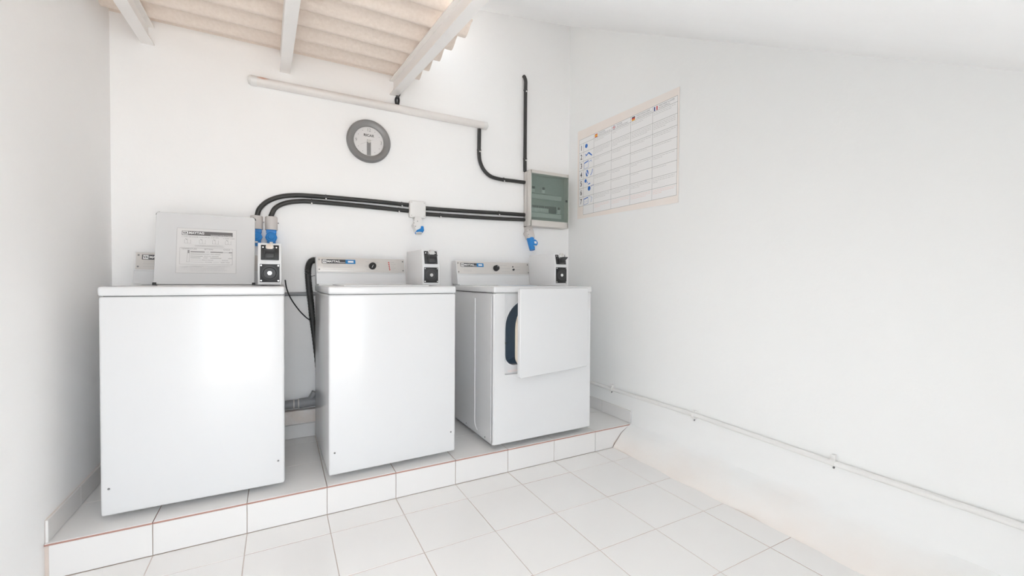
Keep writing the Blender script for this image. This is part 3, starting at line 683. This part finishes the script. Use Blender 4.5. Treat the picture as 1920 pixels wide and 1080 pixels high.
b.build('table_rules', INK, po, smooth=False)
for k in range(7): text('numeral', str(k+1), .056, INKD, po, pf, .038, gz[k+1]-rh/2, .0006, 'CENTER', .85, .0008)
heads = ('LAVADORA', 'INSTRUCCIONES DE USO'), ('WASHER', 'USER INSTRUCTIONS'), ('WASCHMASCHINE', 'GEBRAUCHSANWEISUNG'), ('MACHINE A LAVER', "MODE D'EMPLOI")
flags = ([(RED, 0, .25, 1, .0), (YEL, 1, .5, 1, .25), (RED, 0, .25, 1, .75)],)
for i, (h1, h2) in enumerate(heads):
    x = gx[2+i]
    text('heading', h1, .0145, INK, po, pf, x+.050, gt-.012, .0006, sx=1.0); text('heading', h2, .0125, INK, po, pf, x+.050, gt-.026, .0006, sx=.95)
    fx, fz, fw_, fh = x+.010, gt-.033, .030, .026
    b = MB(pf)
    if i == 0:
        ms = [RED, YEL]; b.quad(fx, fz, fx+fw_, fz+fh, .0005); b.mi = 1; b.quad(fx, fz+fh*.25, fx+fw_, fz+fh*.75, .0008)
    elif i == 1:
        ms = [NAVY, WHITE, RED]; b.quad(fx, fz, fx+fw_, fz+fh, .0005); b.mi = 1
        b.line((fx, fz), (fx+fw_, fz+fh), .005, .0007); b.line((fx, fz+fh), (fx+fw_, fz), .005, .0007); b.quad(fx, fz+fh*.36, fx+fw_, fz+fh*.64, .0008); b.quad(fx+fw_*.38, fz, fx+fw_*.62, fz+fh, .0008)
        b.mi = 2; b.quad(fx, fz+fh*.43, fx+fw_, fz+fh*.57, .001); b.quad(fx+fw_*.44, fz, fx+fw_*.56, fz+fh, .001)
    elif i == 2:
        ms = [INKD, RED, YEL]
        for k in range(3): b.mi = k; b.quad(fx, fz+fh*(2-k)/3, fx+fw_, fz+fh*(3-k)/3, .0006)
    else:
        ms = [NAVY, WHITE, RED]
        for k in range(3): b.mi = k; b.quad(fx+fw_*k/3, fz, fx+fw_*(k+1)/3, fz+fh, .0006)
    b.build('flag', ms, po, smooth=False)
    rnd = random.Random(i)
    b = MB(pf)
    nl = [2, 4, 2, 1, 2, 1, 3, 3]
    for r_ in range(8):
        if r_ == 7: b.mi = 1
        for k in range(nl[r_]):
            full = .175 if k < nl[r_]-1 else rnd.uniform(.04, .15); xx = x+.008; z = gz[r_+1]-.0125-.0105*k; e = x+.008+full
            while xx < e-.004:
                l = rnd.uniform(.008, .024); b.quad(xx, z, min(xx+l, e), z+.0030, .0005); xx += l+.0035
    b.build('body_print', [INKP, PINK], po, smooth=False)['kind'] = 'stuff'
ic = gx[1]+.063
def icon(r_, fn, mats=PICTO):
    b = MB(pf @ Matrix.Translation((gx[1], 0, gz[r_+2]))); fn(b); b.build('pictogram', mats, po, smooth=False)
icon(0, lambda b: b.disc(.034, .040, .016, .0006))
def f(b):
    b.prism([(.022, .048), (.034, .030), (.060, .046), (.100, .018), (.104, .026), (.066, .056), (.036, .042)], 'y', -.001, 0); b.line((.02, .018), (.02, .055), .002, .0006)
icon(1, f)
def f(b):
    b.line((.008, .050), (.062, .060), .008, .0006)
    for p, q in (((.010, .006), (.010, .048)), ((.010, .006), (.060, .010)), ((.060, .010), (.060, .052)), ((.064, .048), (.100, .058)), ((.082, .058), (.104, .044))): b.line(p, q, .0022, .0006)
icon(2, f)
def f(b):
    b.disc(.046, .036, .026, .0005, sx=.62); b.mi = 1; b.line((.038, .052), (.056, .018), .008, .0008); b.mi = 0
    b.line((.112, .056), (.104, .030), .006, .0006); b.line((.104, .030), (.088, .012), .006, .0006)
icon(3, f, [PICTO, PAPERW])
def f(b):
    b.disc(.028, .050, .014, .0006); b.line((.060, .018), (.084, .022), .008, .0006); b.line((.040, .030), (.056, .038), .003, .0006); b.line((.044, .042), (.056, .028), .003, .0006)
icon(4, f)
icon(5, lambda b: b.disc(.072, .054, .017, .0006).line((.095, .066), (.125, .074), .003, .0006))
def f(b):
    b.line((.006, .050), (.060, .058), .007, .0006)
    for p, q in (((.008, .006), (.060, .012)), ((.008, .006), (.008, .050)), ((.060, .012), (.060, .054)), ((.066, .062), (.082, .064)), ((.020, .028), (.026, .029)), ((.040, .030), (.048, .031)), ((.090, .060), (.108, .048)), ((.108, .048), (.096, .022)), ((.092, .018), (.100, .020))): b.line(p, q, .0024, .0006)
icon(6, f)

# ------------------------------------------------------------------ hoses and pipes
hs = thing('drain_hose', 'thick black ribbed drain hose hooked beside the middle washer', 'hose', (0, 0, 0))
path = spline([(.672, .724, 1.205), (.642, .724, 1.222), (.616, .722, 1.214), (.602, .722, 1.185), (.599, .722, 1.14), (.604, .723, 1.06), (.614, .724, .96), (.622, .724, .86), (.633, .724, .76), (.646, .724, .62), (.660, .724, .45)], 22)
rad = []
for i, p in enumerate(path):
    base = .0175 if p.z > .95 else .0175-.004*min(1, (.95-p.z)/.3)
    rad.append(base+(.0018 if i % 4 < 2 else -.0012)*(1 if p.z > 1.13 else .35))
MB().tube(path, rad, 16).build('ribbed_tube', CONDUIT, hs, ang=70)
MB().tube([(.588, .722, 1.114), (.640, .722, 1.128)], .0022, 8).build('wire_tie', SCREW, hs)
cb = tag(MB().tube(spline([(.474, .53, 1.10), (.482, .55, 1.05), (.505, .59, .99), (.545, .63, .925), (.582, .67, .880), (.606, .700, .858)], 8), .0035, 8).build('power_cable', BLACK), 'thin black cable drooping between the left coin box and the hose', 'cable')
dp = thing('drain_pipe', 'thick grey drain pipe low on the wall behind the washers', 'pipe', (0, 0, 0))
MB().cyl((-.25, .722, .342), (.57, .722, .352), .026, n=24).build('pipe', PVC, dp)
MB().cyl((.55, .722, .352), (.66, .722, .356), .029, n=24).build('coupling', PVC, dp)
MB().tube([(.600, .722, .352), (.635, .720, .412)], .018, 16).build('branch', PVC, dp)
MB().cyl((.64, .722, .356), (1.40, .722, .366), .026, n=24).build('pipe', PVC, dp)
for x in (.52, .545): MB().tube([(x-.003, .722, .3515), (x+.003, .722, .3515)], .0285, 20).build('clamp', PVCL, dp)
wp = thing('wall_pipe', 'thin grey pipe running level behind the washers below their tops', 'pipe', (0, 0, 0))
MB().cyl((.43, YB-.013, 1.014), (1.40, YB-.013, 1.018), .0115, n=14).build('pipe', PVC, wp)
MB().cyl((.425, YB-.013, 1.014), (.445, YB-.013, 1.014), .014, n=14).build('end_cap', SHADOWGREY, wp)
rp = thing('white_pipe', 'slim white pipe clipped low along the right wall', 'pipe', (0, 0, 0))
xp = XR-.015
MB().tube([(xp, YB-.01, .327), (xp, .2, .328), (xp, -.5, .338), (xp, -1.2, .326), (xp, YF+.05, .322)], .0125, 14).build('pipe', WPVC, rp)
for y in (.19, -.507, -1.212, -1.93):
    cl = MB().tube([(xp, y-.009, .330), (xp, y+.009, .330)], .0165, 14).build('pipe_clip', WPVC, rp)
    MB().box((xp-.004, y-.008, .338), (XR-.001, y+.008, .362), .002).build('clip_foot', WPVC, cl)
    MB().cyl((xp, y-.004, .312), (xp-.006, y-.004, .306), .004, n=8).build('screw', SCREW, cl)
